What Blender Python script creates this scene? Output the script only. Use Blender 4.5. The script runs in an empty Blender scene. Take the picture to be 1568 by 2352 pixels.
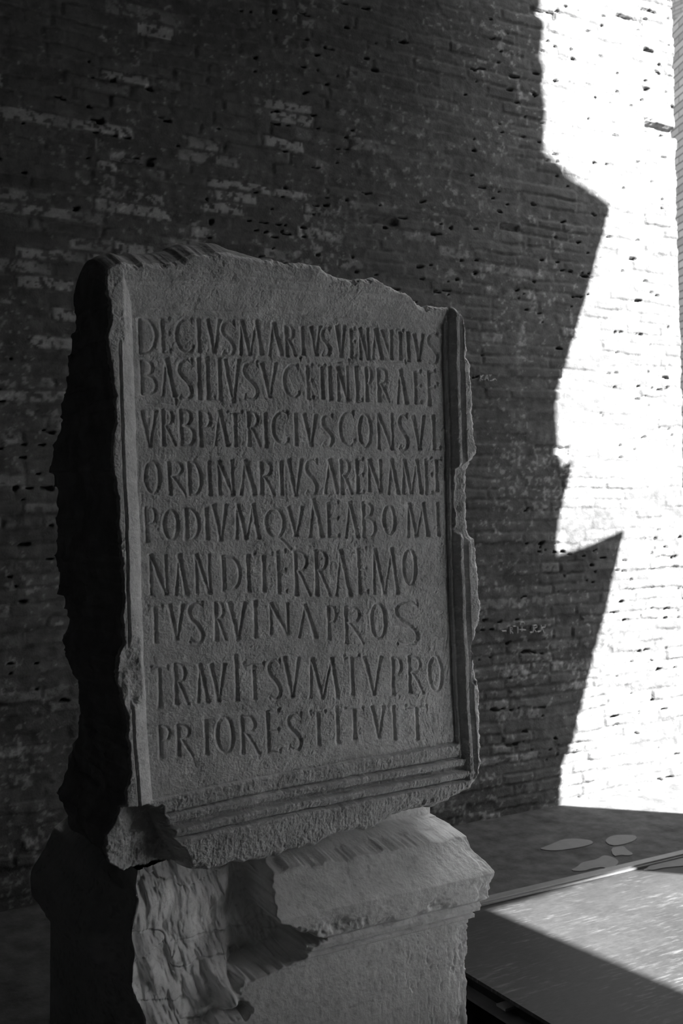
import bpy, bmesh, math
import numpy as np
from mathutils import Vector
R_ = math.radians
SC = bpy.context.scene
COL = SC.collection

# ------------------------------------------------------------------ camera, light, exposure
# World: X runs along the brick wall, Y into the wall, Z up; the lens is at the origin, eye level 1.6 m.
F = 2600.0; CX = 784.0; CY = 1120.0
YAW = R_(31.0); CO, SI = math.cos(YAW), math.sin(YAW)
cam_data = bpy.data.cameras.new('camera')
cam = bpy.data.objects.new('camera', cam_data); COL.objects.link(cam)
cam.location = (0, 0, 0); cam.rotation_euler = (R_(90), 0, -(R_(90) - R_(90) + R_(31)))
cam_data.sensor_fit = 'VERTICAL'; cam_data.sensor_height = 36.0; cam_data.sensor_width = 24.0
cam_data.lens = F / 2352 * 36.0
cam_data.shift_y = (CY - 1176.0) / 2352.0
cam_data.clip_start = 0.05; cam_data.clip_end = 300
cam_data.dof.use_dof = True; cam_data.dof.focus_distance = 3.0; cam_data.dof.aperture_fstop = 6.3
SC.camera = cam

SKY = 5.7
W = bpy.data.worlds.new('world'); SC.world = W; W.use_nodes = True
bg = W.node_tree.nodes['Background']; bg.inputs[0].default_value = (1, 1, 1, 1); bg.inputs[1].default_value = SKY

SUN_E = 64.0; SUN_EL = R_(35.0)
KRISE = math.sqrt(2) * math.tan(SUN_EL)           # rise of a sun ray per metre of x (azimuth 45 deg)
sd = bpy.data.lights.new('sun', 'SUN'); sd.energy = SUN_E; sd.angle = R_(0.45)
so = bpy.data.objects.new('sun', sd); COL.objects.link(so); so.location = (9, -9, 9)
so.rotation_euler = Vector((-1, 1, -KRISE)).to_track_quat('-Z', 'Y').to_euler()
SC.view_settings.view_transform = 'Standard'; SC.view_settings.look = 'None'
SC.view_settings.exposure = 0.0; SC.view_settings.gamma = 1.0; SC.view_settings.use_curve_mapping = False
SC.cycles.max_bounces = 10; SC.cycles.diffuse_bounces = 6
SC.cycles.use_denoising = True

YW, YS, ZF = 4.32, 2.60, -1.6                      # wall plane, slab plane, floor level
XO = 6.2                                           # plane of the added shadow-casting wall
CEIL = 3.4

# ------------------------------------------------------------------ helpers
def on_plane(p, yp):
    """photo point -> (x, z) on the vertical plane y = yp"""
    p = np.asarray(p, float); u = (p[..., 0] - CX) / F
    dep = yp / (CO - SI * u)
    return np.stack([dep * (CO * u + SI), -(p[..., 1] - CY) / F * dep], -1)

def to_photo(x, y, z):
    X = x * CO - y * SI; Y = x * SI + y * CO
    return CX + F * X / Y, CY - F * z / Y

def on_floor(p, zf=ZF):
    p = np.asarray(p, float); dep = -zf * F / (p[..., 1] - CY); X = (p[..., 0] - CX) / F * dep
    return np.stack([X * CO + dep * SI, -X * SI + dep * CO], -1)

def vnoise(x, y, seed):
    rng = np.random.RandomState(seed); N = 256
    t = rng.rand(N, N)
    xi = np.floor(x).astype(np.int64); yi = np.floor(y).astype(np.int64)
    fx = x - xi; fy = y - yi
    fx = fx * fx * (3 - 2 * fx); fy = fy * fy * (3 - 2 * fy)
    a, b = xi % N, (xi + 1) % N; c, d = yi % N, (yi + 1) % N
    return (t[a, c] * (1 - fx) + t[b, c] * fx) * (1 - fy) + (t[a, d] * (1 - fx) + t[b, d] * fx) * fy

def fbm(x, y, scale, octv=4, seed=0, gain=0.5):
    """about -1..1"""
    s = 0; amp = 1; tot = 0; f = 1.0 / scale
    for k in range(octv):
        s = s + amp * (vnoise(x * f + 17.3 * k, y * f + 5.1 * k, seed + k) * 2 - 1); tot += amp
        amp *= gain; f *= 2.03
    return s / tot * 1.6

def sstep(a, b, x):
    t = np.clip((x - a) / (b - a), 0, 1); return t * t * (3 - 2 * t)

def poly_sd(X, Z, poly):
    """signed distance, positive inside"""
    d2 = np.full(X.shape, 1e9); ins = np.zeros(X.shape, bool); n = len(poly)
    for i in range(n):
        ax, az = poly[i]; bx, bz = poly[(i + 1) % n]
        ex, ez = bx - ax, bz - az; L = ex * ex + ez * ez + 1e-12
        t = np.clip(((X - ax) * ex + (Z - az) * ez) / L, 0, 1)
        d2 = np.minimum(d2, (X - ax - t * ex) ** 2 + (Z - az - t * ez) ** 2)
        if abs(ez) > 1e-9:
            c = ((az > Z) != (bz > Z)) & (X < ex * (Z - az) / ez + ax)
            ins ^= c
    d = np.sqrt(d2); return np.where(ins, d, -d)

def link_mesh(name, V, Fq, mat, parent=None, smooth=True, tone=None):
    me = bpy.data.meshes.new(name)
    V = np.asarray(V, np.float32); Fq = np.asarray(Fq, np.int32)
    me.vertices.add(len(V)); me.vertices.foreach_set('co', V.ravel())
    k = Fq.shape[1]
    me.loops.add(Fq.size); me.loops.foreach_set('vertex_index', Fq.ravel())
    me.polygons.add(len(Fq)); me.polygons.foreach_set('loop_start', np.arange(0, Fq.size, k, dtype=np.int32))
    me.polygons.foreach_set('loop_total', np.full(len(Fq), k, np.int32))
    me.polygons.foreach_set('use_smooth', np.full(len(Fq), smooth, bool))
    if tone is not None:
        a = me.attributes.new('tone', 'FLOAT', 'POINT'); a.data.foreach_set('value', np.asarray(tone, np.float32))
    me.update(); me.validate()
    me.materials.append(mat)
    o = bpy.data.objects.new(name, me); COL.objects.link(o)
    if parent: o.parent = parent
    return o

def compact(V, Fq, tone=None):
    used = np.unique(Fq); m = np.full(len(V), -1, np.int64); m[used] = np.arange(len(used))
    return V[used], m[Fq], (None if tone is None else tone[used])

def grid_faces(nx, nz):
    i = np.arange(nx - 1)[:, None]; j = np.arange(nz - 1)[None, :]
    a = (i * nz + j).ravel()
    return np.stack([a, a + nz, a + nz + 1, a + 1], 1)      # front towards -Y

def boxes(name, lst, mat, parent=None):
    bm = bmesh.new()
    for (x0, x1, y0, y1, z0, z1) in lst:
        r = bmesh.ops.create_cube(bm, size=1.0)
        for v in r['verts']:
            v.co = Vector(((x0 + x1) / 2 + v.co.x * (x1 - x0), (y0 + y1) / 2 + v.co.y * (y1 - y0), (z0 + z1) / 2 + v.co.z * (z1 - z0)))
    me = bpy.data.meshes.new(name); bm.to_mesh(me); bm.free(); me.materials.append(mat)
    o = bpy.data.objects.new(name, me); COL.objects.link(o)
    if parent: o.parent = parent
    return o

def empty(name, loc, label, cat):
    o = bpy.data.objects.new(name, None); COL.objects.link(o); o.location = loc
    o['label'] = label; o['category'] = cat; return o

def put_under(o, root):
    o.parent = root; o.matrix_parent_inverse.identity(); o.location = -root.location

def structure(o, label=None):
    o['kind'] = 'structure'
    if label: o['label'] = label
    return o

# ------------------------------------------------------------------ materials
def mat_new(name, rough=0.9, spec=0.2):
    m = bpy.data.materials.new(name); m.use_nodes = True
    nt = m.node_tree; b = nt.nodes['Principled BSDF']
    b.inputs['Roughness'].default_value = rough; b.inputs['Specular IOR Level'].default_value = spec
    return m, nt, b

def nd(nt, t, **kw):
    n = nt.nodes.new(t)
    for k, v in kw.items(): setattr(n, k, v)
    return n

def stone(name, base, var, scale, bump, rough=0.85, spec=0.2, attr=False, stretch=(1, 1, 1), bscale=None):
    """grey stone: noise mottling times base (times the mesh's own tone) and a fine bump"""
    m, nt, b = mat_new(name, rough, spec); L = nt.links
    tc = nd(nt, 'ShaderNodeTexCoord'); mp = nd(nt, 'ShaderNodeMapping'); mp.inputs['Scale'].default_value = stretch
    L.new(tc.outputs['Object'], mp.inputs[0])
    n = nd(nt, 'ShaderNodeTexNoise'); n.inputs['Scale'].default_value = scale; n.inputs['Detail'].default_value = 8; n.inputs['Roughness'].default_value = .62
    L.new(mp.outputs[0], n.inputs['Vector'])
    mr = nd(nt, 'ShaderNodeMapRange'); mr.inputs['From Min'].default_value = .25; mr.inputs['From Max'].default_value = .75
    mr.inputs['To Min'].default_value = base * (1 - var); mr.inputs['To Max'].default_value = base * (1 + var)
    L.new(n.outputs['Fac'], mr.inputs['Value']); out = mr.outputs[0]
    if attr:
        at = nd(nt, 'ShaderNodeAttribute', attribute_name='tone')
        mu = nd(nt, 'ShaderNodeMath', operation='MULTIPLY'); L.new(out, mu.inputs[0]); L.new(at.outputs['Fac'], mu.inputs[1]); out = mu.outputs[0]
    L.new(out, b.inputs['Base Color'])
    n2 = nd(nt, 'ShaderNodeTexNoise'); n2.inputs['Scale'].default_value = bscale or scale * 6; n2.inputs['Detail'].default_value = 6
    L.new(mp.outputs[0], n2.inputs['Vector'])
    bu = nd(nt, 'ShaderNodeBump'); bu.inputs['Strength'].default_value = bump; bu.inputs['Distance'].default_value = .004
    L.new(n2.outputs['Fac'], bu.inputs['Height']); L.new(bu.outputs[0], b.inputs['Normal'])
    return m

def brick_mat(name, c1, c2, mortar):
    m, nt, b = mat_new(name, .95, .1); L = nt.links
    tc = nd(nt, 'ShaderNodeTexCoord'); sx = nd(nt, 'ShaderNodeSeparateXYZ'); L.new(tc.outputs['Object'], sx.inputs[0])
    ad = nd(nt, 'ShaderNodeMath', operation='ADD'); L.new(sx.outputs[0], ad.inputs[0]); L.new(sx.outputs[1], ad.inputs[1])
    no = nd(nt, 'ShaderNodeTexNoise'); no.inputs['Scale'].default_value = 5; no.inputs['Detail'].default_value = 4; L.new(tc.outputs['Object'], no.inputs['Vector'])
    wz = nd(nt, 'ShaderNodeMath', operation='MULTIPLY_ADD'); wz.inputs[1].default_value = .014; L.new(no.outputs['Fac'], wz.inputs[0]); L.new(sx.outputs[2], wz.inputs[2])
    cb = nd(nt, 'ShaderNodeCombineXYZ'); L.new(ad.outputs[0], cb.inputs[0]); L.new(wz.outputs[0], cb.inputs[1])
    br = nd(nt, 'ShaderNodeTexBrick'); L.new(cb.outputs[0], br.inputs['Vector'])
    for k, v in (('Scale', 1.0), ('Mortar Size', .007), ('Mortar Smooth', .4), ('Brick Width', .26), ('Row Height', .06), ('Bias', 0.0)): br.inputs[k].default_value = v
    br.inputs['Color1'].default_value = (c1, c1, c1, 1); br.inputs['Color2'].default_value = (c2, c2, c2, 1); br.inputs['Mortar'].default_value = (mortar, mortar, mortar, 1)
    L.new(br.outputs['Color'], b.inputs['Base Color'])
    bu = nd(nt, 'ShaderNodeBump', invert=True); bu.inputs['Strength'].default_value = .8; bu.inputs['Distance'].default_value = .012
    L.new(br.outputs['Fac'], bu.inputs['Height']); L.new(bu.outputs[0], b.inputs['Normal'])
    return m

M_BRICK = stone('roman_brick', 1.0, .22, 26, .5, .95, .1, attr=True, bscale=120)
M_BRICKP = brick_mat('pier_brick', .07, .12, .04)
M_DARKB = brick_mat('vault_brick', .07, .11, .05)
M_PALEB = brick_mat('bounce_brick', .45, .55, .4)  # pale so the unseen left wall bounces light into the shade
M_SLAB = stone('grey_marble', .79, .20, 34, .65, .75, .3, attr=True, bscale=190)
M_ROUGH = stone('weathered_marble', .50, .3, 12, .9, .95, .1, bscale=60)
M_PED = stone('pale_marble', .86, .12, 22, .4, .75, .3, attr=True, bscale=150)
M_FLOOR = stone('dusty_floor', .08, .55, 10, .6, .95, .1, bscale=70)
M_PATCH = stone('screed_patch', .18, .12, 18, .2, .9, .1)
M_GROUND = stone('pale_ground', .30, .2, 3, .4, .95, .1)
def deck_mat():
    m, nt, b = mat_new('scuffed_metal_sheet', .6, .4); L = nt.links
    tc = nd(nt, 'ShaderNodeTexCoord')
    def noise(scale, stretch, det, a, c, lo, hi, rot=0):
        mp = nd(nt, 'ShaderNodeMapping'); mp.inputs['Scale'].default_value = stretch; mp.inputs['Rotation'].default_value = (0, 0, rot); L.new(tc.outputs['Object'], mp.inputs[0])
        n = nd(nt, 'ShaderNodeTexNoise'); n.inputs['Scale'].default_value = scale; n.inputs['Detail'].default_value = det; n.inputs['Roughness'].default_value = .65; L.new(mp.outputs[0], n.inputs['Vector'])
        r = nd(nt, 'ShaderNodeMapRange'); r.inputs['From Min'].default_value = a; r.inputs['From Max'].default_value = c; r.inputs['To Min'].default_value = lo; r.inputs['To Max'].default_value = hi
        L.new(n.outputs['Fac'], r.inputs['Value']); return r.outputs[0]
    a = noise(1.7, (1, 1, 1), 5, .3, .7, .012, .034)
    c = noise(9, (1.3, 9, 1), 8, .53, .70, 0, .070, .12); d = noise(2.6, (1, 1, 1), 3, .38, .62, 0, 1)
    e = noise(34, (1, 2.5, 1), 4, .35, .65, .8, 1.2)
    mu = nd(nt, 'ShaderNodeMath', operation='MULTIPLY'); L.new(c, mu.inputs[0]); L.new(d, mu.inputs[1])
    ad = nd(nt, 'ShaderNodeMath', operation='ADD'); L.new(a, ad.inputs[0]); L.new(mu.outputs[0], ad.inputs[1])
    m2 = nd(nt, 'ShaderNodeMath', operation='MULTIPLY'); L.new(ad.outputs[0], m2.inputs[0]); L.new(e, m2.inputs[1])
    L.new(m2.outputs[0], b.inputs['Base Color']); return m
M_DECK = deck_mat()
M_STRIP = stone('worn_metal_strip', .17, .15, 20, .15, .5, .4)
M_STEEL = stone('dark_steel', .10, .2, 20, .2, .6, .4)
M_BLACK = stone('black_steel', .02, .2, 20, .2, .9, .1)
M_CHALK = stone('chalk', .40, .2, 200, .2, .95, .1)

# ------------------------------------------------------------------ brick wall (real relief, brick by brick)
def build_wall():
    rng = np.random.RandomState(7)
    x0, x1, z0, z1 = -.55, 4.86, ZF - .03, 3.6
    nx, nz = int((x1 - x0) / .008), int((z1 - z0) / .0062)
    xs = np.linspace(x0, x1, nx); zs = np.linspace(z0, z1, nz)
    X, Z = np.meshgrid(xs, zs, indexing='ij')
    zw = Z + .010 * fbm(X, Z, .55, 3, 11) + .004 * fbm(X, Z, .07, 2, 12)
    xw = X + .012 * fbm(X, Z, .12, 3, 21)
    hts = rng.uniform(.046, .062, 140); edges = z0 - .1 + np.concatenate([[0], np.cumsum(hts)])
    row = np.clip(np.searchsorted(edges, zw) - 1, 0, 138)
    dz0 = zw - edges[row]; dz1 = edges[row + 1] - zw
    tone = np.zeros_like(X); depth = np.zeros_like(X); dx = np.zeros_like(X); rough = np.zeros_like(X)
    for r in range(139):
        m = row == r
        if not m.any(): continue
        lens = rng.choice([.11, .16, .2, .26, .3, .34], 60, p=[.12, .16, .22, .24, .16, .1]) * rng.uniform(.85, 1.15, 60)
        ed = x0 - .4 + rng.uniform(0, .3) + np.concatenate([[0], np.cumsum(lens)])
        k = np.clip(np.searchsorted(ed, xw[m]) - 1, 0, 58)
        bt = rng.uniform(.115, .155, 60); bd = rng.normal(0, .0026, 60); rr = rng.uniform(0, 1, 60)
        dep = bd - (rr > .988) * rng.uniform(.012, .035, 60)
        tone[m] = bt[k]; depth[m] = dep[k]; rough[m] = rr[k]
        dx[m] = np.minimum(xw[m] - ed[k], ed[k + 1] - xw[m])
    low = sstep(.1, -.35, Z)                                    # courses by the floor are more worn
    dz = np.minimum(dz0, dz1)
    e = np.minimum(dz, dx)
    edge = sstep(.0035, .0105, e + .0022 * fbm(X, Z, .02, 2, 31))
    big = fbm(X, Z, 1.1, 3, 41); mid = fbm(X, Z, .3, 3, 42); fine = fbm(X, Z, .035, 3, 43); vf = fbm(X, Z, .016, 2, 44)
    jointfill = sstep(-.25, .35, fbm(X, Z, .28, 3, 45))         # mortar flush in places, washed out in others
    mort = -.0105 * (.12 + .88 * jointfill) * (.40 + .18 * low)
    h = np.where(True, mort + (depth * (.8 + .1 * low) - mort) * edge, 0) + .0018 * fine + .0022 * mid
    # holes and slits
    hole = (fbm(X, Z, .05, 2, 51) > 1.33) & (fbm(X, Z, .5, 2, 52) > .0)
    slit = (fbm(X * .35, Z, .018, 2, 53) > .92) & (dz < .011) & (fbm(X, Z, .4, 2, 54) > .1 )
    h = h - .03 * hole - .028 * slit
    # tone: dark bricks, lighter mortar, scattered bricks that kept a pale face
    mt = .145 + .035 * vf
    t = np.where(edge > .5, tone * (1 + .18 * fine), mt)
    upper = sstep(2.9, 2.2, X) * sstep(.0, .7, Z)
    pale = sstep(.80, 1.0, rough + .20 * big + .14 * upper + .10 * mid - .02)
    flake = sstep(-.25, .25, vf + .6 * fine + .35)
    t = t + pale * flake * edge * (.30 * (.40 + .60 * upper))
    t = t + .16 * sstep(.75, 1.0, .8 * vf + .5 * fine + .4 * fbm(X, Z, .3, 2, 61))            # lime specks
    vline = np.exp(-((X - (3.62 + .008 * fbm(Z, Z, .1, 2, 62))) / .016) ** 2) * sstep(-.2, .2, Z) * sstep(-.2, .3, vf + fine)
    t = t + .07 * vline
    t = t * (1 + .10 * big)
    rowdark = sstep(.15, -.15, Z) * sstep(-.25, .5, fbm(X, Z * 2.2, .20, 3, 71)) * sstep(-1.35, -.75, Z)
    t = t * (1 - .26 * rowdark) * (1 - .18 * (edge < .5) * sstep(.1, -.2, Z))
    h = h + .003 * low * fbm(X, Z, .09, 3, 72)
    t = np.clip(t * .76, .02, .6)
    # right-hand end of the wall, stepped brick by brick
    rp = on_plane([(1546, 0), (1549, 200), (1556, 480), (1563, 720), (1570, 950), (1574, 1300), (1574, 1900)], YW)
    XR = np.interp(Z, rp[::-1, 1], rp[::-1, 0]) + .012 * (vnoise(row * 1.0, row * 0.0, 81) - .5) + .006 * fbm(X, Z, .05, 2, 82)
    rnd = np.clip((.012 - (XR - X)) / .012, 0, 1)
    h = h - .008 * rnd ** 2
    keep = X <= XR
    V = np.stack([X, YW - h, Z], -1).reshape(-1, 3)
    Fq = grid_faces(nx, nz); kv = keep.ravel(); Fq = Fq[kv[Fq].all(1)]
    tn = t.ravel()
    # return face at the end
    iR = keep.sum(0) - 1
    zc = np.arange(0, nz, 2); pts = []; tt = []
    base = len(V)
    for d in (0, .03, .12, .3, .7):
        for j in zc:
            p = V[iR[j] * nz + j]; pts.append((p[0] - .004 * d, p[1] + d, p[2])); tt.append(.25)
    n = len(zc); q = []
    for a in range(4):
        for j in range(n - 1):
            i0 = base + a * n + j; q.append((i0, i0 + n, i0 + n + 1, i0 + 1))
    V = np.vstack([V, np.array(pts)]); tn = np.concatenate([tn, tt]); Fq = np.vstack([Fq, np.array(q)])
    V, Fq, tn = compact(V, Fq, tn)
    o = link_mesh('wall_back', V, Fq, M_BRICK, None, True, tn)
    return structure(o, 'tall old thin-brick wall, mostly in shade with a sunlit right side')
wall = build_wall()

# scratched letters on the wall
def scratches(name, strokes, yp, hw, mat, parent):
    V = []; Q = []
    for st in strokes:
        P = on_plane(np.array(st, float), yp)
        for a, b in zip(P[:-1], P[1:]):
            d = b - a; L = np.hypot(*d) + 1e-9; nrm = np.array([-d[1], d[0]]) / L * hw; e = d / L * hw * .6
            i = len(V)
            for yy in (yp, yp + .012):
                for p in (a - nrm - e, b - nrm + e, b + nrm + e, a + nrm - e): V.append((p[0], yy, p[1]))
            Q += [(i, i + 1, i + 2, i + 3), (i + 7, i + 6, i + 5, i + 4), (i, i + 4, i + 5, i + 1), (i + 1, i + 5, i + 6, i + 2), (i + 2, i + 6, i + 7, i + 3), (i + 3, i + 7, i + 4, i)]
    return link_mesh(name, V, Q, mat, parent, False)
def zs(ox, oy, k, pts): return [(ox + a / k, oy + b / k) for a, b in pts]
g1 = [zs(1080, 1380, 6.533, p) for p in (
    [(480, 455), (540, 452)], [(597, 400), (600, 488)], [(597, 400), (625, 405), (628, 430), (602, 440), (638, 485)], [(650, 385), (680, 382)],
    [(712, 395), (712, 480)], [(745, 432), (830, 436)], [(775, 390), (772, 455)], [(750, 360), (755, 325), (805, 318), (812, 345)],
    [(950, 375), (940, 470), (905, 478)], [(950, 375), (995, 365), (1000, 395), (950, 420), (990, 465)],
    [(1065, 370), (1062, 450), (1015, 470)], [(1128, 358), (1120, 395), (1075, 405), (1108, 485)])]
g2 = [zs(1070, 820, 12.06, p) for p in (
    [(400, 510), (400, 560), (385, 660)], [(490, 500), (405, 585), (460, 640)], [(530, 630), (585, 490), (620, 655)], [(545, 585), (605, 585)],
    [(640, 495), (705, 500)], [(672, 500), (668, 545)], [(670, 655), (760, 640), (810, 600), (840, 645)])]
scratches('scratched_letters', g1, YW - .017, .0022, M_CHALK, wall)
scratches('scratched_letters', g2, YW - .017, .0016, M_CHALK, wall)

# ------------------------------------------------------------------ floor
def build_floor():
    M = []
    bm = bmesh.new()
    def quad(x0, x1, y0, y1, z, n=1):
        vs = [bm.verts.new(c) for c in ((x0, y0, z), (x1, y0, z), (x1, y1, z), (x0, y1, z))]; bm.faces.new(vs)
    def side(a, b, z0, z1):
        vs = [bm.verts.new(c) for c in ((a[0], a[1], z0), (b[0], b[1], z0), (b[0], b[1], z1), (a[0], a[1], z1))]; bm.faces.new(vs)
    TX, DY, TZ = 2.06, 3.445, -2.05
    quad(-6, TX, -9, 16, ZF); quad(TX, 9, DY, 16, ZF)
    quad(TX, 6.12, -9, -3, ZF); quad(6.12, 9, -9, DY, ZF)
    quad(TX, 6.12, -3, DY, TZ)                                   # dark pit under the platform
    side((TX, -3), (TX, DY), TZ, ZF); side((TX, DY), (6.12, DY), TZ, ZF); side((6.12, DY), (6.12, -3), TZ, ZF); side((6.12, -3), (TX, -3), TZ, ZF)
    # thin screed patches
    pat = [[(1237, 1951), (1252, 1946), (1272, 1938), (1290, 1930), (1310, 1928), (1323, 1928), (1345, 1930), (1357, 1932), (1363, 1938), (1350, 1943), (1335, 1947), (1315, 1950), (1285, 1955), (1258, 1955)],
           [(1389, 1932), (1398, 1924), (1412, 1920), (1435, 1919), (1457, 1920), (1463, 1926), (1455, 1933), (1435, 1940), (1412, 1944), (1396, 1941)],
           [(1308, 2001), (1325, 1993), (1335, 1983), (1352, 1979), (1372, 1975), (1385, 1966), (1400, 1968), (1418, 1976), (1420, 1985), (1408, 1993), (1398, 2000), (1385, 1993), (1360, 1996), (1338, 2003)],
           [(1402, 1950), (1420, 1946), (1432, 1945), (1440, 1954), (1455, 1963), (1445, 1967), (1425, 1965), (1408, 1969)]]
    nf = len(bm.faces)
    for p in pat:
        P = on_floor(p); k = len(P); top = [];
        # smooth the outline
        Q = [];
        for i in range(k):
            a, b = P[i], P[(i + 1) % k]; Q += [a * .75 + b * .25, a * .25 + b * .75]
        top = [bm.verts.new((q[0], q[1], ZF + .004)) for q in Q]; bot = [bm.verts.new((q[0], q[1], ZF - .002)) for q in Q]
        f = bm.faces.new(top); f.material_index = 1
        for i in range(len(Q)):
            j = (i + 1) % len(Q); f = bm.faces.new((bot[i], bot[j], top[j], top[i])); f.material_index = 1
    me = bpy.data.meshes.new('floor'); bm.to_mesh(me); bm.free()
    me.materials.append(M_FLOOR); me.materials.append(M_PATCH)
    o = bpy.data.objects.new('floor', me); COL.objects.link(o)
    structure(o, 'dusty dark floor with pale screed patches')
build_floor()
g = boxes('ground', [(9, 60, -50, 50, ZF - .3, ZF), (-6, 9, 16, 50, ZF - .3, ZF), (-6, 9, -50, -9, ZF - .3, ZF)], M_GROUND)
structure(g)

# ------------------------------------------------------------------ the rest of the vaulted passage (out of frame), added light-blocking walls and the far pier
def shadow_wall():
    """unseen wall added as an occluder; ragged end and opening cut to shape the sunlight"""
    bpx = [(1287, 1850), (1292, 1760), (1320, 1682), (1370, 1480), (1418, 1282), (1431, 1217), (1345, 1254), (1281, 1273), (1283, 1200), (1290, 1170), (1310, 1092), (1314, 1057),
           (1290, 1069), (1285, 1050), (1278, 950), (1280, 893), (1296, 850), (1320, 763), (1346, 680), (1386, 540), (1402, 468), (1352, 433), (1302, 397), (1250, 345), (1249, 312), (1252, 300),
           (1249, 280), (1253, 240), (1246, 200), (1250, 160), (1243, 120), (1249, 60), (1242, 20), (1245, -40), (1240, -120)]
    W2 = on_plane(bpx, YW); yc = YW - (XO - W2[:, 0]); zc = W2[:, 1] + KRISE * (XO - W2[:, 0])
    edge = list(zip(yc, zc))
    pts = [(edge[0][0], ZF)] + edge + [(edge[-1][0], 9.0), (-9.0, 9.0), (-9.0, ZF)]
    hol = [(.71, SILL), (OPEN_Y, SILL), (OPEN_Y, 1.45), (-1.35, 1.76), (-.889, 1.78), (-.122, 1.866), (.71, 1.099)]
    bm = bmesh.new(); t = .16
    es = []
    for lp in (pts, hol):
        vs = [bm.verts.new((XO, p[0], p[1])) for p in lp]
        es += [bm.edges.new((vs[i], vs[(i + 1) % len(vs)])) for i in range(len(vs))]
    r = bmesh.ops.triangle_fill(bm, edges=es, use_beauty=True)
    fs = [f for f in bm.faces]
    ex = bmesh.ops.extrude_face_region(bm, geom=fs)
    for v in [g_ for g_ in ex['geom'] if isinstance(g_, bmesh.types.BMVert)]: v.co += Vector((t, -t, t * KRISE))
    bmesh.ops.recalc_face_normals(bm, faces=bm.faces)
    me = bpy.data.meshes.new('wall_shadow_caster'); bm.to_mesh(me); bm.free(); me.materials.append(M_BRICKP)
    o = bpy.data.objects.new('wall_shadow_caster', me); COL.objects.link(o); structure(o)
OPEN_Y = -2.4; SILL = .75  # opening of the added wall, sized for the fill light it admits
shadow_wall()
structure(boxes('ceiling', [(-6, 3.55, -9, YW + .6, CEIL, CEIL + .4), (3.55, XO - .01, -9, 1.2, CEIL, CEIL + .4)], M_DARKB))
structure(boxes('wall_left', [(-6.4, -6, -9, YW + .6, ZF, CEIL)], M_PALEB))
structure(boxes('wall_front', [(-6, XO, -9.4, -9, ZF, CEIL)], M_DARKB))
structure(boxes('wall_rear', [(-6, -.5, YW, YW + .5, ZF, CEIL)], M_DARKB))
def far_pier():
    p0 = np.array((6.93, 6.33)); d = np.array((.434, .905)); ang = math.atan2(d[1], d[0])
    o = boxes('wall_far', [(-1.2, 9, -.9, 0, ZF, 3.745)], M_BRICKP)
    o.location = (p0[0], p0[1], 0); o.rotation_euler = (0, 0, ang)
    structure(o, 'narrow strip of a farther brick pier past the wall end')
far_pier()
structure(boxes('wall_sky_blocker', [(13, 14, -2.6, 26, ZF, 12)], M_DARKB))  # unseen wall added to keep sky light off the brick wall

# ------------------------------------------------------------------ platform sheet with steel edge
plat = empty('walkway_platform', (3.4, 2.0, ZF), 'low dark metal platform, scuffed and half sunlit, lying right of the stone pedestal', 'platform')
for nm, bx, mt, lb in (
    ('deck_sheet', [(2.275, 6.1, -2.9, 3.435, ZF - .012, ZF)], M_DECK, None),
    ('edge_strip', [(2.275, 6.1, 3.437, 3.475, ZF - .03, ZF + .016), (2.275, 6.1, 3.428, 3.4365, ZF + .001, ZF + .009)], M_STRIP, 'pale metal edge strip'),
    ('side_web', [(2.325, 2.335, -2.9, 3.435, ZF - .085, ZF - .0125)], M_BLACK, None),
    ('side_flange', [(2.272, 2.3245, -2.9, 3.435, ZF - .082, ZF - .073)], M_STEEL, None),
    ('bracket', [(2.278, 2.3245, 2.79, 2.835, ZF - .05, ZF - .042)], M_STRIP, 'small pale bracket')):
    o = boxes(nm, bx, mt); put_under(o, plat)
    if lb: o['label'] = lb

def deck_patch():
    P = on_floor([(1478, 1999), (1492, 1990), (1515, 1984), (1540, 1975), (1568, 1967), (1620, 1950), (1680, 1960), (1640, 1985), (1568, 1990), (1525, 1994), (1500, 1999)])
    n = len(P); v = [(p[0], p[1], ZF + .003) for p in P] + [(p[0], p[1], ZF - .003) for p in P]
    me = bpy.data.meshes.new('screed_patch'); me.from_pydata(v, [], [list(range(n))] + [[i + n, (i + 1) % n + n, (i + 1) % n, i] for i in range(n)]); me.materials.append(M_PATCH)
    o = bpy.data.objects.new('screed_patch', me); COL.objects.link(o); put_under(o, plat); o['label'] = 'pale screed smear on the platform'
deck_patch()

# ------------------------------------------------------------------ inscription lettering: strokes of the carved capitals
TH, MD, TN = 4.7, 3.7, 3.0     # half widths (photo px) of thick, medium and thin strokes
def arc(cx, cy, rx, ry, a0, a1, n=14):
    return [(cx + rx * math.cos(R_(a0 + (a1 - a0) * i / n)), cy + ry * math.sin(R_(a0 + (a1 - a0) * i / n))) for i in range(n + 1)]
def spline(pts, n=8):
    P = [pts[0]] + list(pts) + [pts[-1]]; out = []
    for i in range(1, len(P) - 2):
        p0, p1, p2, p3 = [np.array(q, float) for q in P[i - 1:i + 3]]
        for k in range(n):
            t = k / n
            out.append(tuple(.5 * ((2 * p1) + (-p0 + p2) * t + (2 * p0 - 5 * p1 + 4 * p2 - p3) * t * t + (-p0 + 3 * p1 - 3 * p2 + p3) * t ** 3)))
    out.append(tuple(pts[-1])); return out
def wv(n, a, m): return [a + (m - a) * math.sin(math.pi * i / (n - 1)) for i in range(n)]

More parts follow.
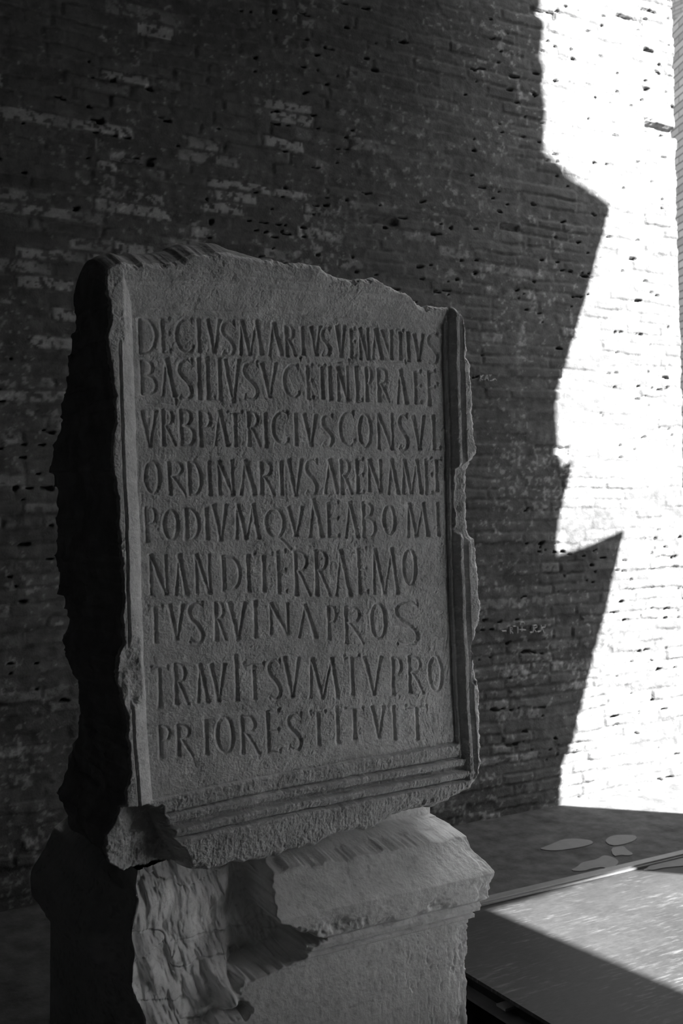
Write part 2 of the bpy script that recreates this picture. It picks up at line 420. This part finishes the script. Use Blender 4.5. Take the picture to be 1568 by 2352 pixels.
def glyph(ch):
    """strokes in a unit box (y down): (points, half widths, serif flare)"""
    S = []
    def st(p, w, fl=True): S.append((p, [w] * len(p) if not isinstance(w, (list, tuple)) else list(w), fl))
    def wedge(x, y, dy, dx=0): S.append(([(x - .02, y), (x + dx, y + dy)], [4.6, 1.0], False))
    if ch == 'I': st([(.5, 0), (.5, 1)], TH)
    elif ch == 'D':
        st([(0, 0), (.0, 1)], TH); p = [(0, .02)] + arc(.25, .5, .75, .48, -80, 80, 18) + [(0, .98)]; st(p, wv(len(p), TN, TH), False)
    elif ch in 'EF':
        st([(0, 0), (0, 1)], TH); st([(0, .03), (.9, .02)], TN, False); wedge(.9, -.03, .10, -.08)
        st([(0, .47), (.8, .46)], TN, False); wedge(.85, .42, .10, -.04)
        if ch == 'E': st([(0, .97), (.9, .98)], TN, False); wedge(.92, .92, .09, -.06)
    elif ch == 'C':
        p = [(.97, .10)] + arc(.62, .5, .62, .5, -75, -285, 22) + [(.98, .88)]; st(p, wv(len(p), TN, TH), False); wedge(.95, .0, .2, .02); wedge(1.0, .82, .15, -.03)
    elif ch == 'V': st([(0, 0), (.5, 1)], TH); st([(1, 0), (.5, 1)], [MD + .8, MD - .6])
    elif ch == 'S':
        p = spline([(.92, .10), (.62, .01), (.22, .07), (.06, .24), (.22, .42), (.62, .58), (.88, .76), (.78, .94), (.42, 1.0), (.12, .93)]); st(p, wv(len(p), TN, TH + .6), False)
        wedge(.93, .0, .16, .03); wedge(.08, .98, -.14, .06)
    elif ch == 'M':
        st([(.08, 0), (0, 1)], MD); st([(.1, .02), (.44, 1)], TH); st([(.80, .02), (.46, .98)], MD - .8); st([(.80, 0), (1, 1)], TH)
    elif ch == 'A':
        st([(.42, 0), (.02, 1)], MD - .4); st([(.42, 0), (1, 1)], TH + .3); st([(.2, .64), (.68, .64)], 1.8, False)
    elif ch == 'a':   # capital A without a bar
        st([(.35, 0), (.02, 1)], MD - .2); st([(.35, .02), (1, 1)], TH)
    elif ch == 'R':
        st([(0, 0), (0, 1)], TH); p = [(0, .02)] + arc(.3, .225, .5, .205, -85, 85, 12) + [(.05, .45)]; st(p, wv(len(p), TN, MD + .8), False)
        st(spline([(.2, .46), (.5, .62), (1, 1)]), TH - .8)
    elif ch == 'P':
        st([(0, 0), (0, 1)], TH); p = [(0, .02)] + arc(.4, .24, .58, .22, -85, 85, 12) + [(.05, .48)]; st(p, wv(len(p), TN, MD + .8), False)
    elif ch == 'B':
        st([(0, 0), (0, 1)], TH); p = [(0, .02)] + arc(.3, .22, .48, .2, -85, 85, 12) + [(.1, .44)]; st(p, wv(len(p), TN, MD + .8), False)
        p = [(.05, .46)] + arc(.38, .73, .62, .26, -85, 85, 14) + [(0, .98)]; st(p, wv(len(p), TN, TH), False)
    elif ch == 'N': st([(0, 0), (0, 1)], MD); st([(.02, 0), (.97, 1)], TH); st([(1, 0), (1, 1)], MD)
    elif ch == 'n': st([(.02, 0), (.93, 1)], MD); st([(1, 0), (.96, 1)], TH)
    elif ch == 'T':
        st([(.5, .03), (.5, 1)], TH); st([(.02, .06), (.3, .02), (.95, .03)], TN, False); wedge(.04, -.01, .14, -.02); wedge(.97, -.03, .12, .0)
    elif ch == 'L': st([(0, 0), (0, 1)], TH); st([(0, .97), (.9, .98)], TN, False); wedge(.92, .92, .08, 0)
    elif ch == 'O' or ch == 'Q':
        n = 36; p = [(.5 + .5 * (abs(math.sin(t)) ** .95) * (1 if math.sin(t) > 0 else -1), .5 - .5 * math.cos(t)) for t in [2 * math.pi * i / n for i in range(n + 1)]]
        w = [TN + .4 + (TH - TN) * abs(math.sin(2 * math.pi * i / n)) for i in range(n + 1)]; st(p, w, False)
        if ch == 'Q': st([(.6, .98), (1.0, 1.18), (1.30, 1.42)], [2.4, 3.6, 4.6], False)
    elif ch == '.': st([(.5, .3), (.5, .7)], [4, 2], False)
    elif ch == '-': st([(0, .6), (.5, .5), (1, .45)], [2, 1.8, 2], False); wedge(1.0, -.2, 1.2, -.02)
    return S

TEXT = """
D 317 361 730 813|E 370 395 731 811|C 401 445 731 810|I 449 463 731 810|V 473 508 732 811|S 505 543 736 817|M 548 603 734 817|A 613 649 740 818|R 654 681 745 820|I 690 701 748 817|V 711 739 748 818|S 735 761 751 818|V 770 795 746 822|E 803 819 753 824|N 823 848 752 827|A 851 879 753 827|n 873 902 756 827|T 908 930 758 828|I 932 943 761 832|V 947 975 765 831|S 979 1010 764 836|
B 322 361 826 907|A 368 403 821 912|S 406 446 824 918|I 451 463 821 918|L 473 496 819 920|I 498 511 822 919|V 514 554 824 926|S 556 597 829 918|V 598 638 832 914|C 649 689 837 914|E 703 722 838 918|T 729 750 839 917|I 752 763 840 920|N 772 801 841 923|L 815 834 841 925|P 838 857 841 924|R 866 896 844 925|A 908 936 846 929|E 950 971 852 929|F 981 1005 851 934|. 1000 1009 877 890|
- 336 405 920 932|V 322 363 942 1029|R 371 405 938 1026|B 412 448 939 1025|P 456 487 942 1028|A 489 525 940 1025|T 519 561 945 1027|R 568 600 945 1027|I 604 616 947 1029|C 623 665 943 1022|I 674 686 948 1026|V 696 730 950 1026|S 736 768 950 1026|C 777 816 944 1025|O 821 854 950 1028|N 865 903 948 1034|S 912 940 950 1034|V 946 978 954 1035|L 992 1014 953 1035|
O 330 369 1058 1135|R 385 429 1058 1139|D 431 465 1059 1140|I 474 488 1058 1140|N 499 537 1056 1139|A 547 587 1055 1138|R 597 632 1058 1138|I 640 653 1058 1139|V 659 697 1053 1141|S 698 733 1054 1137|A 741 778 1054 1135|R 781 811 1053 1137|E 817 839 1053 1135|N 844 877 1054 1132|A 887 917 1053 1137|M 921 969 1053 1136|E 975 996 1053 1137|T 986 1019 1052 1131|
P 333 362 1164 1247|O 373 411 1170 1241|D 424 459 1166 1243|I 469 481 1165 1242|V 488 524 1157 1244|M 538 596 1156 1240|Q 607 655 1168 1235|V 659 699 1162 1234|A 706 742 1144 1236|E 751 783 1153 1236|A 789 824 1151 1237|B 831 864 1152 1236|O 877 909 1160 1228|M 932 985 1153 1234|I 999 1012 1153 1233|
N 343 385 1273 1369|A 398 431 1272 1369|N 447 484 1272 1365|D 510 554 1275 1360|I 564 577 1273 1361|T 580 631 1271 1361|E 636 662 1264 1365|R 676 714 1265 1370|R 723 759 1262 1370|A 766 806 1262 1371|E 821 847 1259 1366|M 853 915 1257 1366|O 923 957 1261 1344|
T 337 377 1391 1479|V 386 424 1387 1471|S 429 471 1382 1479|R 492 521 1381 1473|V 524 566 1382 1471|I 580 593 1379 1467|N 618 664 1384 1459|A 681 728 1388 1466|P 751 776 1391 1471|R 791 837 1391 1480|O 849 887 1385 1468|S 903 967 1379 1482|
T 343 391 1531 1627|R 400 434 1523 1620|a 449 479 1523 1616|V 482 520 1523 1614|I 537 550 1503 1612|T 556 612 1523 1609|S 613 649 1513 1607|V 650 691 1508 1604|M 708 778 1509 1605|T 787 830 1505 1599|V 834 880 1507 1598|P 899 925 1508 1599|R 937 975 1505 1595|O 982 1018 1506 1589|
P 365 394 1666 1743|R 406 445 1664 1739|I 468 481 1654 1736|O 495 538 1647 1730|R 553 597 1643 1733|E 612 648 1632 1732|S 657 697 1636 1724|T 710 752 1633 1714|I 769 781 1621 1710|T 788 839 1626 1700|V 852 886 1621 1697|I 899 912 1620 1701|T 928 986 1621 1700|
- 765 802 827 837|- 890 932 829 840|- 658 690 823 831
"""

# ------------------------------------------------------------------ the inscribed slab
OUT = [(245, 613), (283, 601), (314, 603), (330, 599), (385, 601), (421, 592), (436, 586), (452, 580), (480, 582), (501, 576), (540, 582), (600, 590), (656, 600), (700, 602), (736, 606), (751, 623), (767, 633), (809, 642), (828, 638), (857, 635),
       (878, 646), (916, 667), (939, 671), (954, 688), (977, 698), (1042, 703), (1058, 713), (1066, 728), (1071, 774), (1073, 820), (1079, 836), (1082, 893), (1086, 947), (1088, 996), (1093, 1040), (1079, 1084), (1077, 1126), (1080, 1172), (1082, 1216),
       (1090, 1242), (1094, 1292), (1100, 1330), (1102, 1391), (1101, 1426), (1090, 1464), (1085, 1491), (1088, 1521), (1094, 1552), (1099, 1583), (1101, 1632), (1103, 1697), (1103, 1747), (1098, 1774), (1093, 1797), (1077, 1820), (1042, 1847),
       (1015, 1864), (973, 1869), (931, 1872), (899, 1884), (862, 1905), (842, 1910), (800, 1914), (780, 1917), (752, 1931), (723, 1950), (666, 1958), (638, 1972), (601, 1984), (551, 1986), (480, 2000), (413, 2008), (350, 2012), (291, 2015),
       (268, 1996), (252, 1960), (262, 1930), (288, 1880), (288, 1843), (290, 1808), (302, 1774), (293, 1697), (293, 1640), (283, 1606), (270, 1564), (274, 1525), (285, 1476), (279, 1449), (281, 1399), (281, 1342), (277, 1284), (270, 1200),
       (268, 1145), (258, 1076), (256, 1018), (266, 961), (262, 907), (258, 873), (249, 808), (243, 766), (253, 731), (251, 701), (245, 647)]

def build_slab():
    root = empty('inscribed_stone_slab', (1.5, 2.9, -.95), 'big grey marble block with a carved Latin inscription standing on the pedestal', 'inscription stone')
    out = on_plane(OUT, YS - .024)
    st = .0016
    x0, x1 = out[:, 0].min() - .01, out[:, 0].max() + .01; z0, z1 = out[:, 1].min() - .01, out[:, 1].max() + .01
    nx, nz = int((x1 - x0) / st), int((z1 - z0) / st)
    xs = np.linspace(x0, x1, nx); zz = np.linspace(z0, z1, nz)
    X, Z = np.meshgrid(xs, zz, indexing='ij')
    rough = fbm(X, Z, .03, 4, 101)
    E = poly_sd(X, Z, out) + .0035 * fbm(X, Z, .022, 3, 102) + .001 * fbm(X, Z, .006, 2, 103)
    def line(pts, vert):
        P = on_plane(pts, YS)
        if vert: P = P[np.argsort(P[:, 1])]; return np.interp(Z, P[:, 1], P[:, 0])
        P = P[np.argsort(P[:, 0])]; return np.interp(X, P[:, 0], P[:, 1])
    wob = .0012 * fbm(X, Z, .06, 2, 104)
    XL = line([(299, 600), (302, 705), (308, 880), (314, 1076), (320, 1200), (325, 1391), (329, 1506), (341, 1736), (350, 1843), (356, 1950)], True)
    XR = line([(1013, 640), (1017, 745), (1019, 904), (1024, 1050), (1025, 1200), (1031, 1391), (1038, 1544), (1046, 1704), (1054, 1900)], True)
    ZT = line([(240, 702), (302, 706), (600, 719), (1017, 746), (1100, 752)], False)
    ZB = line([(240, 1862), (348, 1836), (560, 1790), (800, 1747), (1046, 1706), (1110, 1694)], False)
    dl, dr, dt, db = XL - X + wob, X - XR + wob, Z - ZT + wob, ZB - Z + wob
    def prof(d, t): a = np.array(t); return np.interp(d, a[:, 0], a[:, 1])
    hl = prof(dl, [(0, 0), (.002, .004), (.012, .013), (.026, .022), (.036, .027), (.039, .028), (.0405, .017), (.044, .017), (.046, .026), (.06, .026), (.08, .022)])
    hr = prof(dr, [(0, 0), (.003, .010), (.011, .0105), (.018, .022), (.026, .030), (.036, .0305), (.038, .019), (.042, .020), (.049, .036), (.1, .038)])
    ht = prof(dt, [(0, 0), (.004, .003), (.03, .010), (.055, .019), (.062, .020), (.066, .025), (.085, .026), (.09, .029), (.2, .031)])
    hb = prof(db, [(0, 0), (.0015, .009), (.006, .013), (.034, .009), (.0395, .007), (.041, .001), (.043, .002), (.0447, .020), (.050, .022), (.064, .015), (.0675, .004), (.0765, .003), (.079, .026), (.086, .029), (.100, .020), (.1035, .012), (.105, .013), (.107, .031), (.113, .034), (.15, .026), (.3, .02)])
    PXg, PYg = to_photo(X, YS, Z)
    # left moulding above the break is knocked flat
    k = sstep(800, 770, PYg + 14 * rough) * sstep(.020, .034, dl); hl = hl * (1 - k) + k * (.027 + .002 * rough)
    k = sstep(1455, 1490, PYg + 12 * rough) * sstep(1640, 1590, PYg + 12 * rough) * sstep(.004, .016, dl); hl = hl * (1 - k) + k * (.012 + .005 * rough)
    h = np.maximum(np.maximum(hl, hr), np.maximum(ht, hb))
    frame = np.maximum(np.maximum(dl, dr), np.maximum(dt, db)) > 0
    # breaks in the right moulding
    def dmg(poly, target, soft, h, jit=.006):
        s = poly_sd(X, Z, on_plane(poly, YS)) + jit * fbm(X, Z, .025, 3, 120)
        k = sstep(-soft, soft, s); return h * (1 - k) + k * target
    h = dmg([(1036, 1075), (1062, 1058), (1110, 1040), (1110, 1235), (1060, 1236), (1036, 1215)], .010 + .010 * sstep(.0, .05, dr) + .003 * rough, .006, h)
    h = dmg([(1064, 1240), (1110, 1230), (1110, 1300), (1068, 1300)], .034 + .002 * rough, .003, h, .003)
    h = dmg([(1066, 700), (1110, 700), (1110, 822), (1062, 822)], .037, .002, h, .001)
    h = dmg([(1084, 1425), (1110, 1425), (1110, 1570), (1068, 1570), (1068, 1480)], .030 + .003 * rough, .004, h, .003)
    h = dmg([(1076, 1560), (1110, 1560), (1110, 1630), (1080, 1600)], .038, .003, h, .003)
    # lower-left corner broken away
    s = poly_sd(X, Z, on_plane([(230, 1850), (345, 1846), (372, 1868), (386, 1900), (400, 1925), (428, 1955), (440, 2030), (230, 2030)], YS)) + .008 * fbm(X, Z, .03, 3, 121)
    k = sstep(-.006, .012, s)
    tgt = -.045 - .025 * sstep(330, 400, PXg) + .02 * sstep(330, 280, PXg) + .010 * fbm(X, Z, .05, 4, 122)
    h = h * (1 - k) + k * tgt
    # broken arris along the bottom right
    s = poly_sd(X, Z, on_plane([(1120, 1740), (1098, 1775), (1062, 1802), (1000, 1822), (940, 1836), (890, 1858), (850, 1890), (760, 1925), (650, 1945), (560, 1965), (420, 2000), (430, 2040), (1120, 2040)], YS)) + .006 * fbm(X, Z, .03, 3, 123)
    k = sstep(0, .05, s); h = h - k * .038 + sstep(0, .01, s) * .007 * fbm(X, Z, .02, 4, 124)
    # ragged top edge: surface dies back towards the break
    r = (.018 + .010 * rough) * (1 - .75 * sstep(.02, .035, dl))
    e = np.clip(1 - E / np.maximum(r, .004), 0, 1); h = h - .020 * e ** 2
    # tooling and wear
    field = ~frame
    comb = fbm(X + .12 * Z * fbm(X, Z, .2, 2, 130), Z * .10, .0055, 2, 131)
    combm = sstep(-.2, .5, fbm(X, Z, .17, 2, 132)) * field
    h = h + .00070 * comb * combm + .0011 * fbm(X, Z, .016, 4, 133, .6) + .0013 * fbm(X, Z, .07, 3, 134) + .0005 * fbm(X, Z, .0055, 2, 139)
    hatch = fbm(X + .05 * Z, Z * .18, .0048, 2, 135); h = h + .0007 * hatch * (db > .0) + .0012 * fbm(X, Z, .008, 3, 136) * (db > 0)
    pit = sstep(.62, .9, fbm(X, Z, .006, 2, 137)) * sstep(-.1, .4, fbm(X, Z, .12, 2, 138)); h = h - .0012 * pit
    # carve the letters
    G = np.zeros_like(X)
    rng = np.random.RandomState(3)
    mm = 1.25e-3
    for item in TEXT.replace('\n', '').split('|'):
        if not item.strip(): continue
        ch, a, b, c, d = item.split(); a, b, c, d = float(a), float(b), float(c), float(d)
        if ch not in '.-I': a += 4.0; b -= 3.0
        if ch not in '.-': c += 1.5; d -= 1.5
        for P, wd, fl in glyph(ch):
            P = np.array(P, float); px = a + P[:, 0] * (b - a); py = c + P[:, 1] * (d - c)
            px = px + .035 * (py - (c + d) / 2) * (0 if ch in '.-' else 1)
            Q = np.stack([px, py], 1); wd = np.array(wd)
            if len(Q) <= 3 and ch not in '.-':      # resample straight strokes, flare the ends into serifs
                t = np.linspace(0, 1, 9); L = np.hypot(*(Q[-1] - Q[0])); s_ = np.linspace(0, 1, len(Q))
                wb = np.interp(t, s_, wd)
                if fl: wb = wb * (1 + .30 * np.exp(-t * L / 9.0) + .34 * np.exp(-(1 - t) * L / 9.0))
                Q = np.stack([np.interp(t, s_, Q[:, 0]), np.interp(t, s_, Q[:, 1])], 1); wd = wb
            Q = Q + rng.normal(0, .25, Q.shape)
            W2 = on_plane(Q, YS); wm = wd * mm
            for i in range(len(W2) - 1):
                pa, pb = W2[i], W2[i + 1]; wa, wb_ = wm[i], wm[i + 1]; R = max(wa, wb_) + st
                i0 = int((min(pa[0], pb[0]) - R - x0) / st); i1 = int((max(pa[0], pb[0]) + R - x0) / st) + 2
                j0 = int((min(pa[1], pb[1]) - R - z0) / st); j1 = int((max(pa[1], pb[1]) + R - z0) / st) + 2
                i0, j0 = max(i0, 0), max(j0, 0)
                sx, sz = X[i0:i1, j0:j1], Z[i0:i1, j0:j1]
                ex, ez = pb - pa; LL = ex * ex + ez * ez + 1e-12
                tu = ((sx - pa[0]) * ex + (sz - pa[1]) * ez) / LL; t = np.clip(tu, 0, 1); Ls = math.sqrt(LL)
                dist = np.hypot(((sx - pa[0]) * ez - (sz - pa[1]) * ex) / Ls, (tu - t) * Ls * (2.4 if fl else 1.0)); w = wa + (wb_ - wa) * t
                G[i0:i1, j0:j1] = np.maximum(G[i0:i1, j0:j1], (w - dist))
    G = np.clip(G + .0003 * fbm(X, Z, .01, 2, 140) * (G > .0004), 0, None)
    cut = np.minimum(G * 1.15, .0100)
    for _ in range(9): cut[:-1] = np.maximum(cut[:-1], cut[1:] - .78 * st)      # the chisel leaned: flatter left flank
    h = h - cut
    # mottled tone, left moulding lighter, bottom moulding darker
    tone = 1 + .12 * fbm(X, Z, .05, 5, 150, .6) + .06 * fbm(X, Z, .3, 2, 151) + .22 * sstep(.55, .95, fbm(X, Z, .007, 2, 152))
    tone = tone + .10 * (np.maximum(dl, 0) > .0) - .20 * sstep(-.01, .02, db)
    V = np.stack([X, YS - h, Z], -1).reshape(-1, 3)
    keep = (E > 0).ravel(); Fq = grid_faces(nx, nz); Fq = Fq[keep[Fq].all(1)]
    # keep the largest connected sheet: drop cells whose vertices are lonely
    cnt = np.bincount(Fq.ravel(), minlength=len(V)); Fq = Fq[(cnt[Fq] >= 2).sum(1) >= 3]
    # boundary edges -> loop
    ed = np.concatenate([Fq[:, [0, 1]], Fq[:, [1, 2]], Fq[:, [2, 3]], Fq[:, [3, 0]]])
    key = np.sort(ed, 1); kk = key[:, 0].astype(np.int64) * len(V) + key[:, 1]
    u, inv, c = np.unique(kk, return_inverse=True, return_counts=True); be = ed[c[inv] == 1]
    nxt = {}
    for a, b in be: nxt.setdefault(int(a), []).append(int(b))
    loops = []; seen = set()
    for s0 in list(nxt):
        if s0 in seen: continue
        lp = [s0]; seen.add(s0); cur = s0
        while True:
            n_ = [q for q in nxt.get(cur, []) if q not in seen]
            if not n_: break
            cur = n_[0]; seen.add(cur); lp.append(cur)
        loops.append(lp)
    loop = np.array(max(loops, key=len))
    P = V[loop].copy()
    for _ in range(6): P = .5 * P + .25 * (np.roll(P, 1, 0) + np.roll(P, -1, 0))
    V[loop] = P
    # split the face into inscription panel and moulded border
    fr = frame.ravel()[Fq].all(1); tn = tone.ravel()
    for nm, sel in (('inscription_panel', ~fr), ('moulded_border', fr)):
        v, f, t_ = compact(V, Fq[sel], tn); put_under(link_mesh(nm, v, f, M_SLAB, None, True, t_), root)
    # rough body behind the face
    ci = P.mean(0); n = len(P); tang = np.roll(P, -1, 0) - np.roll(P, 1, 0)
    nrm = np.stack([tang[:, 2], -tang[:, 0]], 1); nrm /= np.linalg.norm(nrm, axis=1)[:, None] + 1e-9
    for _ in range(30): nrm = .5 * nrm + .25 * (np.roll(nrm, 1, 0) + np.roll(nrm, -1, 0))
    nrm /= np.linalg.norm(nrm, axis=1)[:, None] + 1e-9
    if ((P[:, [0, 2]] - ci[[0, 2]]) * nrm).sum() < 0: nrm = -nrm
    Dz = np.interp(P[:, 2], [-1.0, -.8, -.55, -.47, -.42, -.3, -.1, .05, .2, .35, .5, .6], [.52, .56, .55, .48, .56, .64, .68, .70, .56, .44, .36, .30])
    K = 26; rings = [P]
    arcl = np.concatenate([[0], np.cumsum(np.linalg.norm(np.diff(P, axis=0), axis=1))])
    left = sstep(1.6, 1.0, P[:, 0])
    for k in range(1, K + 1):
        t = k / K; d = Dz * t
        off = (1 - .75 * sstep(.42, .5, P[:, 2])) * .020 * fbm(arcl, d, .11, 4, 160) * min(1, t * 6) + .022 * left * fbm(P[:, 2], d, .3, 3, 161) * t - .004 * min(1, t * 10)
        off = off * (1 - .7 * sstep(.40, .46, P[:, 2])) - .05 * t ** 4
        q = P.copy(); q[:, 0] += nrm[:, 0] * off; q[:, 2] += nrm[:, 1] * off; q[:, 1] = P[:, 1] + (YS + .012 - P[:, 1]) * min(1, t * 8) * 0 + d
        topm = sstep(.42, .5, P[:, 2]) * sstep(1.45, 1.2, P[:, 0]); q[:, 2] += .045 * topm * math.sin(math.pi * min(1, t * 1.3)) * (q[:, 2] > .3)
        q[:, 2] = np.maximum(q[:, 2], np.where(P[:, 2] < -.8, np.minimum(P[:, 2] + d * 1.6, -.936), -9))
        rings.append(q)
    B = np.vstack(rings); q = []
    i = np.arange(n); j = (i + 1) % n
    for k in range(K): q.append(np.stack([k * n + i, (k + 1) * n + i, (k + 1) * n + j, k * n + j], 1))
    B = np.vstack([B, [[ci[0], B[-n:, 1].mean(), ci[2]]]]); c_ = len(B) - 1
    Q = np.vstack(q)
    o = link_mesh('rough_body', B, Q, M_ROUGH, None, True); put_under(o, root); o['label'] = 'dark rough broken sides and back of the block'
    bm = bmesh.new(); bm.from_mesh(o.data); bm.verts.ensure_lookup_table()
    for a in range(n): bm.faces.new((bm.verts[K * n + a], bm.verts[c_], bm.verts[K * n + (a + 1) % n]))
    bmesh.ops.recalc_face_normals(bm, faces=bm.faces); bm.to_mesh(o.data); bm.free()
    return root
build_slab()

# ------------------------------------------------------------------ pedestal
def build_pedestal():
    root = empty('stone_pedestal', (1.49, 2.95, ZF), 'pale marble pedestal with a broken moulded top carrying the inscribed block', 'pedestal')
    xa, xb, yf, yb = .97, 2.004, 2.62, 3.26
    zz = np.concatenate([np.arange(-.938, -1.42, -.0024), np.linspace(-1.422, ZF, 24)])
    o = np.interp(-zz, [.938, .962, .972, .990, 1.04, 1.100, 1.108, 1.150, 1.181, 1.186, 1.194, 1.208, 1.222, 1.2265, 1.230, 1.233, 1.243, 1.247, 1.3, 2.0],
                  [-.0575, -.0575, -.040, -.012, .012, .053, .057, .056, .052, .046, .027, .031, .026, .009, .009, .017, .015, .001, 0, 0])
    nl, nf, nr = 110, 440, 150
    tl = np.linspace(1, 0, nl, endpoint=False); tf = np.linspace(0, 1, nf, endpoint=False); tr = np.linspace(0, 1, nr)
    seg = np.concatenate([np.zeros(nl), np.ones(nf), np.full(nr, 2)]); tt = np.concatenate([tl, tf, tr])
    S, ZZ = np.meshgrid(seg, zz, indexing='ij'); T = np.meshgrid(tt, zz, indexing='ij')[0]; O = np.broadcast_to(o, ZZ.shape).copy()
    xbase = np.where(S == 0, xa, np.where(S == 1, xa + (xb - xa) * T, xb)); ybase = np.where(S == 1, yf, yf + (yb - yf) * T)
    s_ = np.where(S == 0, -T * (yb - yf), np.where(S == 1, T * (xb - xa), (xb - xa) + T * (yb - yf)))   # length along the perimeter
    PX, PY = to_photo(xbase, ybase, ZZ)
    # broken lower lip and worn corner of the moulding
    lip = np.exp(-((ZZ + 1.165) / .028) ** 2) * (S >= 1)
    chip = np.clip(fbm(s_, ZZ, .05, 4, 201) + .25, 0, 1) * lip
    O = O - .016 * chip
    rc = np.exp(-(np.abs(s_ - (xb - xa)) / .05) ** 2) * (ZZ < -.97)
    O = O - .006 * rc * np.clip(fbm(s_, ZZ, .035, 4, 202) + .15, 0, 1.2) - .003 * rc
    O = O + .0010 * fbm(s_, ZZ, .05, 4, 203) + .0007 * fbm(s_, ZZ, .012, 2, 204)
    pit = sstep(.55, .85, fbm(s_, ZZ * .6, .012, 2, 205)) * sstep(1.55, 1.95, xbase) ; O = O - .003 * pit * (ZZ < -1.26)
    # the great break on the left of the front
    SCP = [(150, 1900), (640, 1900), (625, 2000), (618, 2040), (616, 2082), (636, 2108), (668, 2125), (728, 2143), (700, 2175), (688, 2198), (630, 2228), (560, 2256), (548, 2285), (575, 2310), (560, 2345), (500, 2350), (490, 2420), (150, 2420)]
    mapx = PX + 10 * fbm(s_, ZZ, .03, 3, 210); mapy = PY + 8 * fbm(s_, ZZ, .03, 3, 211)
    sd_ = poly_sd(mapx, mapy, np.array(SCP, float))
    kf = sstep(-3, 9, sd_) * (S == 1)
    streak = fbm(s_ * 1.0 + .35 * ZZ, ZZ * .35, .035, 4, 212); blk = fbm(s_, ZZ, .09, 3, 213)
    deep = .072 * np.clip((PX - 300) / 240, 0, 1) + .075 * sstep(532, 592, PX) * (1 - .4 * sstep(630, 740, PX)) + .02 * sstep(2120, 2040, PY)
    lump = .10 * np.exp(-((PX - 538) / 34) ** 2 - ((PY - 2302) / 34) ** 2)
    crack = .009 * sstep(.035, 0., np.abs(fbm(s_ * .6, ZZ * 1.6, .12, 2, 214)))
    Yoff = -(.0 + deep - lump + .018 * streak + .014 * blk + crack)
    cl = np.exp(-(T * (yb - yf) / .16) ** 2) * (S == 0); kl = sstep(.3, .8, cl + .2 * blk)
    OF = O - .055 * sstep(-1.008, -.988, ZZ + .006 * fbm(s_, ZZ * 0, .03, 3, 230))
    Xs = np.where(S == 0, xa - O, np.where(S == 1, (xa - O) + (xb - xa + 2 * O) * T, xb + O))
    Ys = np.where(S == 1, yf - OF, (yf - OF) + (yb - yf + OF) * T)
    xin = xbase + .03 * sstep(2150, 2060, PY) * (1 - T) + .008 * streak
    Xs = np.where(S == 1, Xs * (1 - kf) + kf * np.maximum(xin, xa + .045 * sstep(2230, 2370, PY)), Xs)
    Ys = np.where(S == 1, Ys * (1 - kf) + kf * (yf - Yoff), Ys)
    Xs = np.where(S == 0, Xs * (1 - kl) + kl * (xa + .006 * blk + .03 * sstep(2150, 2060, PY) + .045 * sstep(2230, 2370, PY)), Xs)
    tone = 1 + .06 * fbm(s_, ZZ, .08, 3, 220) - .18 * sstep(.5, .9, fbm(s_, ZZ, .011, 2, 221)) + np.where(kf > .5, .15 * streak + .12, 0)
    V = np.stack([Xs, Ys, ZZ], -1).reshape(-1, 3); ns, nzz = ZZ.shape
    i = np.arange(ns - 1)[:, None]; j = np.arange(nzz - 1)[None, :]; a = (i * nzz + j)
    Fq = np.stack([a, a + 1, a + nzz + 1, a + nzz], -1)
    jc = int(np.searchsorted(-zz, 1.244)); jn = int(np.searchsorted(-zz, .970)); tn = tone.ravel()
    for nm, sl in (('top_block', slice(0, jn)), ('moulded_cornice', slice(jn, jc)), ('shaft', slice(jc, nzz - 1))):
        f = Fq[:, sl].reshape(-1, 4); v, f, t_ = compact(V, f, tn)
        put_under(link_mesh(nm, v, f, M_PED, None, True, t_), root)
    # close top and back
    lidq = np.array([[xa + .0575, yf + .1125, -.938], [xb - .0575, yf + .1125, -.938], [xb - .0575, yb, -.938], [xa + .0575, yb, -.938]])
    put_under(link_mesh('bearing_surface', lidq, [[0, 1, 2, 3]], M_ROUGH, None, False), root)
    bk = V.reshape(ns, nzz, 3); n2 = nzz; v = np.vstack([bk[0], bk[-1]]); f = [[k, k + 1, n2 + k + 1, n2 + k] for k in range(n2 - 1)]
    put_under(link_mesh('back_face', v, f, M_ROUGH, None, False), root)
build_pedestal()
